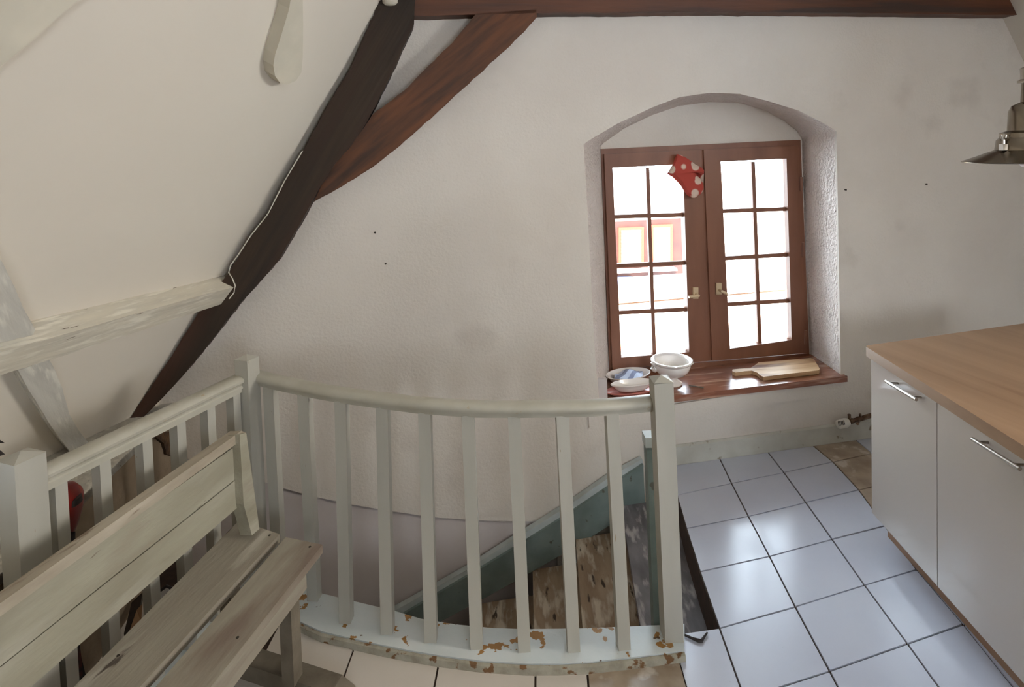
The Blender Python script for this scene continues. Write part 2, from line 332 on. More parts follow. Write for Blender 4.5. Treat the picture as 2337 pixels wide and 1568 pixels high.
struct(obj('ceiling_right', holed(ro, [sky], SR[0], .12), M['white_wall']))
bm = bmesh.new()
for i in range(4):
    a, b = sky[i], sky[(i+1) % 4]; post(a, b, SR[0], .05, .05, bm)
sky_frame = struct(obj('window_2', bm, M['white_plastic']))
xr = rp_(2.1, 0).x
struct(obj('wall_right', slab([V((xr-.02, -2.6, -.3)), V((xr-.02, 4.3, -.3)), V((xr-.02, 4.3, .75)), V((xr-.02, -2.6, .75))], .1, V((-1, 0, 0))), M['white_wall']))
wo = [V((-5, -2.6, -.3)), V((5.5, -2.6, -.3)), V((5.5, -2.6, 2.9)), V((-5, -2.6, 2.9))]
wh = [V((1.1, -2.6, 1.15)), V((2.4, -2.6, 1.15)), V((2.4, -2.6, 2.35)), V((1.1, -2.6, 2.35))]
struct(obj('wall_front', holed(wo, [wh], V((0, 1, 0)), .1), M['tan_wall']))
bm = bmesh.new()
for i in range(4): post(wh[i], wh[(i+1) % 4], V((0, 1, 0)), .06, .06, bm)
post(lerp(wh[0], wh[1], .5), lerp(wh[3], wh[2], .5), V((1, 0, 0)), .06, .06, bm)
struct(obj('added_window_3', bm, M['winwood']))  # unseen window, added as the opening for the rear fill lamp
struct(obj('ceiling', slab([V((-5, -2.6, 2.72)), V((5.5, -2.6, 2.72)), V((5.5, 4.6, 2.72)), V((-5, 4.6, 2.72))], -.1), M['white_wall']))
# ---- floor: screed with the stair well cut out, tiles laid on it
FE = [(.80, 3.30), (.765, 2.956), (.735, 2.692), (.71, 2.413), (.692, 2.123)]
front_px = [(640, 1398), (735, 1441), (850, 1467), (930, 1483), (1000, 1495), (1100, 1508), (1200, 1514), (1270, 1514), (1340, 1511), (1450, 1499), (1562, 1484)]
back_px = [(620, 1318), (725, 1352), (820, 1375), (900, 1394), (960, 1412), (1040, 1425), (1120, 1433), (1200, 1436), (1330, 1434), (1430, 1430), (1562, 1424)]
BZ = .032
bf = [fl(*q, BZ) for q in front_px]; bb = [fl(*q, BZ) for q in back_px]
well = [V((*p, 0)) for p in FE] + [V((p.x, p.y-.02, 0)) for p in bb[::-1]] + [V((-1.05, 2.42, 0)), V((-1.6, 2.62, 0))]
fo = well + [V((-3, 2.62, 0)), V((-3, -2.6, 0)), V((5.2, -2.6, 0)), V((5.2, 4.2, 0)), V((.80, 3.30, 0))+V((.02, .3, 0))]
floor = struct(obj('floor', holed([p-ZP*.004 for p in fo], [], ZP, .22), M['grout']))
NODE = {(0, 0): (1643, 1050), (1, 0): (1752.5, 1029), (2, 0): (1855.5, 1006), (0, 1): (1669.6, 1104), (1, 1): (1789, 1079.5), (2, 1): (1901, 1055.5),
        (0, 2): (1708, 1179.5), (1, 2): (1839, 1148), (2, 2): (1960, 1119.5), (0, 3): (1756, 1271), (1, 3): (1899, 1232), (2, 3): (2019.5, 1201.5),
        (0, 4): (1815, 1386.5), (1, 4): (1973, 1337), (2, 4): (2092, 1301.5), (0, 5): (1893.5, 1533.5), (1, 5): (2071, 1471), (2, 5): (2198.6, 1426.6),
        (-1, 2): (1566.6, 1207), (-1, 3): (1597.7, 1306), (-1, 4): (1642, 1435), (-1, 0): (1530, 1074), (-1, 1): (1545, 1131), (3, 0): (1953, 985), (3, 1): (1990, 1036)}
T = {k: fl(*q) for k, q in NODE.items()}
for i in range(-1, 4):
    q = NODE[i, 0]; p = hit(q, G, .016); p.z = 0; T[i, 0] = p
for j in range(0, 6):
    for i in range(3, 9):
        if (i, j) not in T: T[i, j] = T[i-1, j]+(T[2, j]-T[1, j])*1.0
T[-1, 5] = T[-1, 4]+(T[-1, 4]-T[-1, 3])*1.0; T[-1, 5] = T[0, 5]*1 + (T[-1, 4]-T[0, 4])
for i in range(-1, 9):
    for j in range(6, 12): T[i, j] = T[i, j-1]+(T[i, 5]-T[i, 3])*.5
def tile(P, m, gap=.0035, th=.009, label=None):
    c = sum(P, V((0, 0, 0)))/len(P); Q = []
    n = len(P)
    for i in range(n):
        a, b, d_ = P[i-1], P[i], P[(i+1) % n]; u = (a-b).normalized(); w = (d_-b).normalized(); s = u.cross(w).length
        Q.append(b+(u+w)*(gap/max(s, .3)))
    dz = random.uniform(-.0006, .0006)
    o = obj('tile', slab([q+ZP*(.0025+dz) for q in Q], th), m, floor, bev=.0012)
    if label: o['label'] = label
    return o
for i in range(-1, 8):
    for j in range(0, 11):
        P = [T[i, j], T[i+1, j], T[i+1, j+1], T[i, j+1]]
        if i == -1 and j < 4:
            P = [V((FE_x, 0, 0)) for FE_x in ()] or [T[-1, j], T[0, j], T[0, j+1], T[-1, j+1]]
        if i > 4 and j > 6: continue
        mt = M['tile']; lb = None
        if (i, j) in ((2, 0), (2, 1), (2, 2)): mt = M['tile_beige']; lb = 'marbled beige tile'
        tile(P, mt, label=lb)
# cut tiles in front of the newel, then the row in front of the curved base board
def yat(x):  # front of the base board
    for a, b in zip(bf, bf[1:]):
        if a.x <= x <= b.x: return lerp(a, b, (x-a.x)/(b.x-a.x)).y
    return bf[0].y if x < bf[0].x else bf[-1].y
e5 = T[-1, 5]; e4 = T[-1, 4]
r = V((.515, 2.10, 0)); rb = V((.50, 1.72, 0))
r2 = V((.46, 1.40, 0))
tile([r, e4, e5, lerp(rb, e5, .0)+V((0, .02, 0))], M['tile'])
tile([rb+V((0, .02, 0)), e5, T[-1, 6], r2], M['tile'])
tile([r2, T[-1, 6], T[-1, 7], r2+V((-.03, -.3, 0))], M['tile'])
cols = [r.x-.0, fl(1343, 1545).x, fl(1224, 1550).x, fl(998, 1545).x, fl(790, 1540).x, fl(580, 1545).x]
mats = ['tile_beige', 'tile_warm', 'tile_warm', 'tile_warm', 'tile_warm']
for k in range(5):
    x1, x0 = cols[k], cols[k+1]
    xm = (x0+x1)/2
    tile([V((x0, yat(x0)+.03, 0)), V((x1, yat(x1)+.03, 0)), V((x1-.012, 1.76, 0)), V((x0-.012, 1.76, 0))], M[mats[k]], label='mottled beige tile' if k == 0 else None)
    tile([V((x0-.012, 1.76, 0)), V((x1-.012, 1.76, 0)), V((x1-.024, 1.45, 0)), V((x0-.024, 1.45, 0))], M['tile_warm'])
xs = [cols[5], cols[5]-.3, -1.42, -1.72]
ys = [2.40, 2.06, 1.76, 1.45, 1.14]
for a, b in zip(xs, xs[1:]):
    for c_, d_ in zip(ys, ys[1:]):
        if a > -1.0 and c_ > 2.2: continue
        tile([V((b, c_, 0)), V((a, c_, 0)), V((a, d_, 0)), V((b, d_, 0))], M['tile_warm'])
# lower storey floor seen down the well
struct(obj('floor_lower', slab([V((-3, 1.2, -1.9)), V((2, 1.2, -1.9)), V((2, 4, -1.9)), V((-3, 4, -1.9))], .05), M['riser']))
struct(obj('wall_stairwell_front', slab([V((-3, 1.75, -2.3)), V((3, 1.75, -2.3)), V((3, 1.75, -.23)), V((-3, 1.75, -.23))], .05, V((0, 1, 0))), M['plaster_low']))
struct(obj('wall_stairwell_right', slab([V((1.1, 1.2, -2.3)), V((1.1, 4, -2.3)), V((1.1, 4, -.23)), V((1.1, 1.2, -.23))], .05, V((-1, 0, 0))), M['plaster_low']))
# ---- skirting along the gable
a, b = hit((1500, 1067), G), hit((2080, 968), G)
p0 = GN*GD+GX*.93; s1 = hit((1500, 1067), G).dot(GX)
bm = bmesh.new(); add_loft(bm, [gp(s1, .0, .016), gp(s1, .098, .016), gp(s1, .106, .006), gp(s1, .106, -.01), gp(s1, 0, -.01)],
                           [gp(4.4, .0, .016), gp(4.4, .098, .016), gp(4.4, .106, .006), gp(4.4, .106, -.01), gp(4.4, 0, -.01)])
struct(obj('baseboard_back', bm, M['skirt']))
# ================================================================== WINDOW
def ring(o4, i4, off, th, bm=None):
    bm = bm or bmesh.new()
    for k in range(4):
        j = (k+1) % 4; prism([o4[k], o4[j], i4[j], i4[k]], G, off, th, bm)
    return bm
win = struct(obj('window_1', ring(frO, [(1379, 352), (1820, 332), (1836, 806), (1398, 843)], WOFF+.012, .09), M['winwood']))
# bottom frame rail down to the sill
obj('frame_rail', prism([(1392, 846), (1847, 806), (1850, 836), (1394, 878)], G, WOFF+.02, .08), M['winwood'], win)
def sash(o4, g4, vx, hy, handle):
    s = obj('sash', ring(o4, g4, WOFF+.032, .05), M['winwood'], win, bev=.003)
    lo = WOFF+.008
    g = g4
    gi = [lp(g[k], lp(g[(k+2) % 4], g[k], 0), .0) for k in range(4)]
    ring([(g[0][0]-1, g[0][1]-1), (g[1][0]+1, g[1][1]-1), (g[2][0]+1, g[2][1]+1), (g[3][0]-1, g[3][1]+1)],
         [(g[0][0]+5, g[0][1]+6), (g[1][0]-5, g[1][1]+6), (g[2][0]-5, g[2][1]-6), (g[3][0]+5, g[3][1]-6)], WOFF+.014, .03)
    # glazing bars
    tv, bv = vx
    obj('glazing_bar', prism([(tv-4, g[0][1]), (tv+4, g[0][1]), (bv+4, g[3][1]), (bv-4, g[3][1])], G, lo, .02), M['winwood'], s)
    rows = [(g[0], g[1])]+[((g[0][0], a), (g[1][0], b)) for a, b in hy]+[(g[3], g[2])]
    def xa(side, y):
        p, q = (g[0], g[3]) if side == 0 else (g[1], g[2]); return p[0]+(q[0]-p[0])*(y-p[1])/(q[1]-p[1])
    for a, b in hy:
        xl, xr_ = xa(0, a), xa(1, b)
        obj('glazing_bar', prism([(xl, a-4.5), (xr_, b-4.5), (xr_, b+4.5), (xl, a+4.5)], G, lo+.001, .02), M['winwood'], s)
    for (l0, r0_), (l1, r1_) in zip(rows, rows[1:]):
        for c in (0, 1):
            ya, yb = (l0[1]+r0_[1])/2, (l1[1]+r1_[1])/2
            f = lambda y: tv+(bv-tv)*(y-g[0][1])/(g[3][1]-g[0][1])
            A = [(xa(0, l0[1]), l0[1]), (f(ya), ya), (f(yb), yb), (xa(0, l1[1]), l1[1])] if c == 0 else [(f(ya), ya), (xa(1, r0_[1]), r0_[1]), (xa(1, r1_[1]), r1_[1]), (f(yb), yb)]
            obj('pane', prism(A, G, lo-.008, .003), M['glass'], s)
    # handle: rosette and lever
    hx, hyy, dx, dy = handle
    bm = bmesh.new(); prism([(hx-6, hyy-16), (hx+6, hyy-16), (hx+6, hyy+10), (hx-6, hyy+10)], G, WOFF+.042, .012, bm)
    a = hit((hx, hyy), G, WOFF+.04); b = a+GN*.035; c = hit((hx+dx, hyy+dy), G, WOFF+.075)
    tube([a, b, lerp(b, c, .15), c], [.008, .008, .009, .008], 10, bm)
    obj('handle', bm, M['brass'], s, smooth=True, label='pale brass lever handle')
    return s
sash([(1379, 352), (1611, 341), (1631, 823), (1398, 843)], [(1398, 383), (1559, 375), (1573, 804), (1418, 816)], (1478, 1494), [(495, 490), (607, 600), (714, 706)], (1588, 672, -16, 6))
sash([(1612, 341), (1820, 332), (1836, 806), (1632, 823)], [(1645, 369), (1795, 362), (1807, 776), (1666, 796)], (1719, 1735), [(482, 477), (590, 581), (695, 686)], (1641, 662, 18, 9))
bm = bmesh.new()
prism([(1606, 342), (1618, 341), (1638, 822), (1626, 823)], G, WOFF+.045, .014, bm)
obj('meeting_bead', bm, M['winwood'], win, bev=.003)
for y, x in ((420, 1829), (570, 1833), (770, 1839)):
    a, b = hit((x, y-16), G, WOFF+.03), hit((x, y+16), G, WOFF+.03); obj('hinge', tube([a, b], .008, 8), M['winwood'], win)
# sill board
sb = bmesh.new(); fl_, fr_ = outer_n[0].copy(), outer_n[-1].copy(); fl_.z = fr_.z = sillz
ff = [fl_-GX*.03+GN*.028, fr_+GX*.02+GN*.028, fr_+GX*.02+GN*.001, fr_+GN*.001, inner_n[-1]*1, inner_n[0]*1, fl_+GN*.001, fl_-GX*.03+GN*.001]
for p in ff: p.z = sillz
slab(ff, .034, ZP, sb)
sill = tag(obj('window_sill', sb, M['sill'], loc=ff[0], bev=.003), 'varnished reddish wooden board lining the bottom of the arched window niche', 'window sill')
# ================================================================== TIMBERS
def timber(name, q, pl, off, th, m, label, step=14, amp=1.2, bev=.006, cat='beam', group=None):
    c = hit(q[0], pl, off); return tag(obj(name, prism(rag(q, step, amp), pl, off, th), m, loc=c, bev=bev), label, cat, group)
timber('rafter', [(868, -4), (925, -120), (1010, -120), (948, 0), (945, 55), (915, 120), (885, 185), (858, 240), (830, 290), (795, 340), (765, 372), (735, 420), (712, 460), (685, 510), (655, 560), (630, 602), (550, 690), (480, 780), (415, 860), (345, 935), (270, 1010), (255, 1008), (300, 950), (400, 800), (458, 705), (525, 618), (572, 540), (610, 490), (650, 415), (690, 348), (745, 245), (800, 155)],
       G, .125, .14, M['dark_timber'], 'very dark hewn rafter slanting down the left side of the gable wall')
# lighter chamfer strip on the right of the rafter is its own worn arris: brace and tie beam
timber('brace', [(1088, 30), (1224, 22), (1226, 38), (1205, 62), (1165, 104), (1112, 152), (1060, 200), (1003, 252), (950, 300), (900, 343), (850, 382), (780, 426), (716, 461), (740, 410), (765, 368), (832, 290), (850, 262), (930, 200), (980, 148), (1032, 98)],
       G, .10, .11, M['red_timber'], 'reddish brown brace between the dark rafter and the top beam')
tie = []
tL, tR = hit((925, 40), G, .10), hit((2420, 36), G, .10)
bm = bmesh.new()
px_t = [(880, 36), (960, 36), (1090, 33), (1225, 30), (1400, 29), (1650, 27), (1900, 29), (2150, 32), (2310, 34), (2430, 34)]
up_t = [(q[0], q[1]-130) for q in px_t]
prism(rag(px_t, 18, .8, False)+[px_t[-1]]+up_t[::-1], G, .10, .11, bm)
tag(obj('tie_beam', bm, M['tie_timber'], loc=hit((960, 36), G, .10), bev=.004), 'long reddish brown beam running level along the top of the gable wall', 'beam')
# purlin: three faces
def extr(a, b, t): return lerp(a, b, t)
top0, top1 = hit((528, 622), SL, -.01), hit((75, 725), SL, -.01)
ar0, ar1 = hit((532, 655), SL, .085), hit((0, 802), SL, .085)
bo0, bo1 = hit((515, 691), SL, .075), hit((0, 858), SL, .075)
ext = lambda a, b, y: lerp(a, b, (a.y-y)/(a.y-b.y))
bm = bmesh.new(); R0 = []; rings = []
for k in range(15):
    yy = 2.86 - k*.16
    P = [ext(top0, top1, yy), ext(ar0, ar1, yy), ext(bo0, bo1, yy)]; P.append(P[2]-SL[0]*.12); P.append(P[0]-SL[0]*.05)
    j = [V((noise.noise(V((yy*7, i*3., .3))), noise.noise(V((yy*7, i*3., 5.3))), noise.noise(V((yy*7, i*3., 9.3)))))*.005 for i in range(5)]
    rings.append([bm.verts.new(p+q) for p, q in zip(P, j)])
for a, b in zip(rings, rings[1:]):
    for k in range(5): bm.faces.new((a[k], a[(k+1) % 5], b[(k+1) % 5], b[k]))
bm.faces.new(rings[0][::-1]); bm.faces.new(rings[-1])
tag(obj('purlin', bm, M['limed'], loc=rings[0][0].co.copy(), bev=.006), 'thick whitewashed purlin crossing the left slope and ending at the dark rafter', 'beam')
timber('rafter', [(-140, 425), (-40, 545), (5, 598), (28, 645), (52, 700), (80, 752), (76, 764), (40, 772), (0, 782), (-120, 800), (-260, 560), (-420, 300), (-600, 0), (-480, -60), (-300, 200)], SL, .10, .10, M['limed_strut'],
       'whitewashed timber resting on the purlin at the left edge', bev=.008)
timber('strut', [(42, 846), (112, 820), (128, 850), (142, 885), (150, 915), (158, 945), (178, 980), (200, 1008), (232, 1060), (185, 1060), (150, 1018), (118, 975), (82, 915), (58, 876)], SL, .055, .055, M['limed_strut'],
       'chipped whitewashed strut below the purlin reaching towards the left rail', bev=.006)
timber('collar_beam', [(60, -330), (480, -270), (176, 4), (140, 32), (96, 74), (46, 116), (0, 152), (-160, 280), (-420, 480), (-560, 260), (-200, -60)], SL, .07, .08, M['cream'],
       'broad whitewashed timber across the top left corner of the slope', bev=.008)
timber('strut_end', [(690, -60), (692, 60), (691, 130), (688, 165), (676, 184), (655, 193), (640, 190), (628, 174), (624, 150), (628, 124), (644, 74), (660, 20), (672, -60)], SL, .055, .06, M['cream'],
       'cream painted tapering timber end hanging from the slope near the top', step=40, amp=.3, bev=.012)
c = hit((890, -4), G, .13)
tag(obj('timber_end', lathe(c-ZP*.02, [(0, -.015), (.022, -.012), (.034, 0), (.038, .04), (.036, .12), (0, .12)], 20), M['limed'], loc=c, smooth=True), 'rounded white knob cut by the top edge above the dark rafter', 'knob')
# rubble patch and pipes at the eaves
tag(obj('rubble_patch', prism(rag([(340, 995), (358, 983), (388, 985), (392, 1040), (380, 1036), (374, 1012), (356, 998)], 8, 1.2), KW, .012, .02), M['rubble'], loc=hit((365, 1000), KW)), 'bare brown rubble showing where plaster is missing behind the left rail', 'masonry')
# cable along rafter and round the purlin end
pts = [(690, 345), (650, 412), (612, 487), (607, 494), (572, 538), (545, 580), (526, 606), (522, 622), (530, 635), (537, 652), (534, 668), (523, 682)]
tag(obj('wall_cable', tube([hit(q, G, .135+(.05 if i > 7 else 0)) for i, q in enumerate(pts)], .0028, 6), M['cable'], loc=hit(pts[0], G, .13)), 'thin white cable following the dark rafter and bending round the purlin end', 'cable')
pts = [(2300, -12), (2318, 12), (2345, 48), (2375, 90)]
tag(obj('hanging_cable', tube([hit(q, G, .06) for q in pts], .009, 8), M['rust'], loc=hit(pts[0], G, .2)), 'rusty brown cable in the top right corner', 'cable')
# ================================================================== STAIRCASE in the well
NOS = [((1430, 1190), (1470, 1425), -.15), ((1322, 1250), (1338, 1430), -.29), ((1222, 1290), (1226, 1430), -.42), ((1110, 1340), (1090, 1430), -.55)]
stair = thing('staircase', 'wooden staircase with worn treads going down in the well behind the curved rail', 'stairs', (0, 2.6, -1.0))
lines = [(V((.80, 3.17, 0)), V((.692, 2.05, 0)))]
for a, b, z in NOS:
    A, B = fl(*a, z), fl(*b, z)
    d_ = B-A
    A2 = A+d_*((3.0-A.y)/d_.y if abs(d_.y) > 1e-6 else 0); B2 = A+d_*((2.02-A.y)/d_.y)
    A2 = A+d_*((GD+.05-GN.dot(A))/GN.dot(d_))
    lines.append((A2, B2))
for k in range(3):
    a, b = lines[-1]; lines.append((a+V((-.24, -.045, -.16)), b+V((-.24, 0, -.16))))
for k in range(1, len(lines)):
    (a0, b0), (a1, b1) = lines[k-1], lines[k]; z = a1.z
    P = [V((a0.x+.02, a0.y, z)), V((b0.x+.02, b0.y, z)), b1+V((-.015, 0, 0)), a1+V((-.015, 0, 0))]
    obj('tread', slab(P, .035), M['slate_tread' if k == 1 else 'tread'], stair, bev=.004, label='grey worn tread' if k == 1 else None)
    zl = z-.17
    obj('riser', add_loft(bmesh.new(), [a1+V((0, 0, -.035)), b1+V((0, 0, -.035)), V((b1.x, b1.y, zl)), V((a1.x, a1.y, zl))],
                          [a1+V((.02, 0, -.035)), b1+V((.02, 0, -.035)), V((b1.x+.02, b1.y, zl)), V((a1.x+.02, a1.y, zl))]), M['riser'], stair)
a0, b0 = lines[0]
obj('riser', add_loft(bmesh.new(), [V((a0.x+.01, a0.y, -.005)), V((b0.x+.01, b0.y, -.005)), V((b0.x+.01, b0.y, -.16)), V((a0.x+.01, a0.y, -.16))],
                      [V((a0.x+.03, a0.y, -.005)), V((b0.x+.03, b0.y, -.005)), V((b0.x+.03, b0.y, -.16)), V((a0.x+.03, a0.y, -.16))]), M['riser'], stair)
sq = [(1468, 1060), (1472, 1148), (1330, 1238), (1230, 1296), (1130, 1352), (1000, 1422), (850, 1500), (760, 1500), (925, 1400), (1060, 1320), (1180, 1248), (1300, 1172), (1400, 1104)]
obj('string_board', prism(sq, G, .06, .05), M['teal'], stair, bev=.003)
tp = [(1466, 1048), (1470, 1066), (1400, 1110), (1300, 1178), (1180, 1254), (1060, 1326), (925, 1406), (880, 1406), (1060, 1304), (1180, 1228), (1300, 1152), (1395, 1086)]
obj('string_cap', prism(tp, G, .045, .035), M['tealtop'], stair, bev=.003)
# ================================================================== BALUSTRADE
bal = thing('balustrade', 'grey-white painted balustrade with curved run around the stair opening', 'railing', (-1.05, 2.36, 0))
RD = az(21); RX = V((RD.y, -RD.x, 0))
HZ = .862
cpx = [(574, 857), (625, 870), (676, 881), (720, 890), (766, 898), (820, 906), (872, 913), (952, 923), (1032, 929), (1090, 932), (1153, 933), (1250, 932), (1349, 930), (1420, 925), (1490, 918)]
cp = [fl(*q, HZ) for q in cpx]
hp = [(-.018, -.024), (.018, -.024), (.021, -.012), (.028, -.006), (.031, .004), (.028, .014), (.018, .021), (.008, .024), (-.008, .024), (-.018, .021), (-.028, .014), (-.031, .004), (-.028, -.006), (-.021, -.012)]
obj('handrail', sweep(hp, cp), M['hand'], bal, smooth=True)
pmid = fl(563, 822, .935); pmid = V((-1.052, 2.363, 0)); pfar = V((-1.345, 1.628, 0))
la, lb_ = fl(556, 868, HZ), fl(96, 1092, HZ)
obj('handrail', sweep([(-.022, -.032), (.022, -.032), (.022, -.018), (.028, -.016), (.028, -.010), (.024, -.006), (.026, .002), (.034, .008), (.036, .017), (.030, .025), (.018, .030), (-.018, .030), (-.030, .025), (-.036, .017), (-.034, .008), (-.026, .002), (-.024, -.006), (-.028, -.010), (-.028, -.016), (-.022, -.018)], [la, lerp(la, lb_, .3), lerp(la, lb_, .6), lb_, lb_+(lb_-la)*.02]), M['hand'], bal, smooth=True)
def newel(c, top, w, ux, lean=V((0, 0, 0)), bottom=0.):
    bm = bmesh.new(); b = V((c.x, c.y, bottom)); t = V((c.x, c.y, top-.022))+lean
    post(b, t, ux, w, w, bm); uy = ZP.cross(ux)
    k = [(-1, -1), (1, -1), (1, 1), (-1, 1)]; base = [bm.verts.new(t+ux*i*w/2*1.02+uy*j*w/2*1.02) for i, j in k]; ap_ = bm.verts.new(t+ZP*.016)
    for i in range(4): bm.faces.new((base[i], base[(i+1) % 4], ap_))
    bm.faces.new(base[::-1]); return bm
t0 = fl(48, 1040, .955); obj('newel_post', newel(V((t0.x, t0.y, 0)), .975, .078, RX), M['rail'], bal)
t1 = fl(563, 816, .955); obj('newel_post', newel(V((t1.x, t1.y, 0)), .975, .062, az(20).cross(ZP)*1.0), M['rail'], bal)
b2_, t2_ = fl(1539, 1482+4, 0.), fl(1507, 866, .955)
obj('newel_post', newel(V((b2_.x, b2_.y+.03, 0)), .975, .064, V((1, .05, 0)).normalized(), lean=V((t2_.x-b2_.x, t2_.y-b2_.y-.03, 0))*.9), M['rail'], bal)
feet = [(613, 1245), (694, 1335), (788, 1430), (883, 1455), (983, 1474), (1088, 1489), (1197, 1496), (1310, 1496), (1425, 1491)]
tops = [(616, 875), (695, 900), (780, 918), (874, 932), (970, 943), (1068, 950), (1173, 954), (1282, 952), (1395, 946)]
for i, (q, t) in enumerate(zip(feet, tops)):
    # top meets the handrail's centre line
    a = fl(t[0], t[1], HZ-.03)
    best = None
    r_ = ray(t[0], t[1]-12)
    for p, s in zip(cp, cp[1:]):
        d2 = V((r_.x, r_.y)); e2 = V((s.x-p.x, s.y-p.y)); det = d2.x*(-e2.y)+e2.x*d2.y
        if abs(det) < 1e-9: continue
        rx, ry = p.x, p.y; uu = (rx*(-e2.y)+e2.x*ry)/det; vv = (d2.x*ry-d2.y*rx)/det
        if -.02 <= vv <= 1.02: best = V((d2.x*uu, d2.y*uu, HZ-.02))
    a = best or a
    b = fl(q[0], q[1], BZ-.01)
    if i < 2: b = V((a.x-.005, a.y+.005, BZ-.01))
    b = V((b.x, b.y+.018, b.z))
    tg = (cp[min(i+3, len(cp)-1)]-cp[min(i+1, len(cp)-2)]).normalized()
    obj('baluster', post(b, a, V((1, -.15+.03*i, 0)).normalized(), .042, .038), M['rail'], bal, bev=.002)
for x, y in ((127, 1105), (228, 1052), (325, 1000), (403, 957), (472, 922), (531, 893)):
    a = hit((x, y), (RX, RX.dot(la))); s = a.z
    t = (V((a.x, a.y, 0))-V((la.x, la.y, 0))).dot((lb_-la).normalized()); p = la+(lb_-la).normalized()*t
    obj('baluster', post(V((p.x, p.y, BZ-.01)), V((p.x, p.y, HZ-.02)), RX, .038, .034), M['rail'], bal, bev=.002)
# base boards
bm = bmesh.new(); add_loft(bm, bf+bb[::-1], [p-ZP*.034 for p in bf+bb[::-1]]); obj('base_board', bm, M['base'], bal, bev=.003)
bm = bmesh.new()
fe = [V((p.x, p.y-.002, BZ-.004)) for p in bf]; add_loft(bm, fe+[V((p.x, p.y-.014, BZ-.006)) for p in bf[::-1]], [p-ZP*.03 for p in fe]+[V((p.x, p.y-.014, 0)) for p in bf[::-1]])
obj('base_edge', bm, M['base_edge'], bal, label='chipped front edge strip')
ld = (lb_-la); ld.z = 0; ld.normalize(); g0 = V((la.x, la.y, 0)); sd = V((ld.y, -ld.x, 0))
bm = bmesh.new(); q = [g0-ld*.06+sd*.06, g0+ld*.95+sd*.06, g0+ld*.95-sd*.06, g0-ld*.06-sd*.06]; slab([p+ZP*BZ for p in q], .032, ZP, bm)
obj('base_board', bm, M['base'], bal, bev=.003)
# short teal post behind the right newel
bm = bmesh.new(); b = fl(1513, 1432, .0); t = fl(1490, 1062, .60); t = V((b.x-.02, b.y+.02, 1.75-(1062-350)*b.y/F)); b = V((b.x, b.y+.02, -.35))
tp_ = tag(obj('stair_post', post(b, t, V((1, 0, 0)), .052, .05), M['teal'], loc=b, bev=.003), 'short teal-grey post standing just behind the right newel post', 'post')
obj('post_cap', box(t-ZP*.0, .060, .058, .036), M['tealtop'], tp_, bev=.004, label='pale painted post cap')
# ================================================================== BENCH
seatz = .42
bench = thing('bench', 'long weathered grey-cream wooden bench with boarded back standing along the left rail', 'bench', (-.95, 1.6, 0))
def run(qa, qb, z, y_end=.35):
    A, B = fl(*qa, z), fl(*qb, z); return A, lerp(A, B, (A.y-y_end)/(A.y-B.y))
def plank(name, e1, e2, z, th, m, parent=bench, **kw):
    a0, a1 = run(*e1, z); b0, b1 = run(*e2, z); return obj(name, slab([a0, b0, b1, a1], th), m, parent, **kw)
plank('seat_plank', ((545, 1188), (168, 1568)), ((638, 1219), (319, 1568)), seatz, .028, M['bench_seat'], bev=.005)
plank('seat_plank', ((652, 1226), (355, 1568)), ((736, 1243), (481, 1568)), seatz, .028, M['bench_seat'], bev=.005)
# aprons below the front plank
f0, f1 = run((736, 1243), (481, 1568), seatz); fd = (f1-f0).normalized(); fs = V((-fd.y, fd.x, 0)); fs = fs if fs.x < 0 else -fs
q = f0+fd*.07+fs*.022-ZP*.028
obj('apron', add_loft(bmesh.new(), [q, q+fd*1.45, q+fd*1.45-ZP*.075, q-ZP*.075], [p+fs*.022 for p in (q, q+fd*1.45, q+fd*1.45-ZP*.075, q-ZP*.075)]), M['bench_seat'], bench, bev=.003)
g0_, g1_ = run((545, 1188), (168, 1568), seatz)
q = g0_+fd*.07-fs*.03-ZP*.028
obj('apron', add_loft(bmesh.new(), [q, q+fd*1.45, q+fd*1.45-ZP*.06, q-ZP*.06], [p-fs*.022 for p in (q, q+fd*1.45, q+fd*1.45-ZP*.06, q-ZP*.06)]), M['bench_dark'], bench)
# back: boards on a nearly upright plane through the back of the seat
bp0 = fl(575, 1215, seatz)+ZP*0; pn = V((fd.y, -fd.x, 0)); pn = pn if pn.x > 0 else -pn
BP = ((pn+ZP*.10).normalized(), 0); BP = (BP[0], BP[0].dot(bp0))
def far(q1, q2, x=0):
    a, b = hit(q1, BP), hit(q2, BP); return lerp(a, b, (a.y-.42)/(a.y-b.y))
def bprism(name, qs, off, th, m, bev=.004, **kw):
    P = [(q+BP[0]*off) if isinstance(q, V) else hit(q, BP, off) for q in qs]; return obj(name, slab(P, th, BP[0]), m, bench, bev=bev, **kw)
bprism('back_board', [(546, 1012), (550, 1083), far((550, 1083), (0, 1521)), far((546, 1012), (0, 1400))], .0, .022, M['bench'])
bprism('back_board', [(550, 1086), (553, 1149), far((553, 1149), (70, 1568), -200), far((550, 1086), (0, 1524), -260)], .0, .022, M['bench'])
cap0, cap1 = [(556, 983), (562, 990), (557, 1000), far((557, 1000), (0, 1403)), far((556, 983), (0, 1384))], 0
bprism('top_rail', [(551, 983), (562, 988), (556, 1001), far((556, 1001), (0, 1404)), far((551, 983), (0, 1374))], .012, .045, M['bench_edge'], bev=.005)
e0 = [(547, 992), (562, 988), (592, 1207), (575, 1222), (556, 1150)]
bprism('end_stile', e0, .03, .045, M['bench'])
p1 = fl(580, 1212, seatz); 
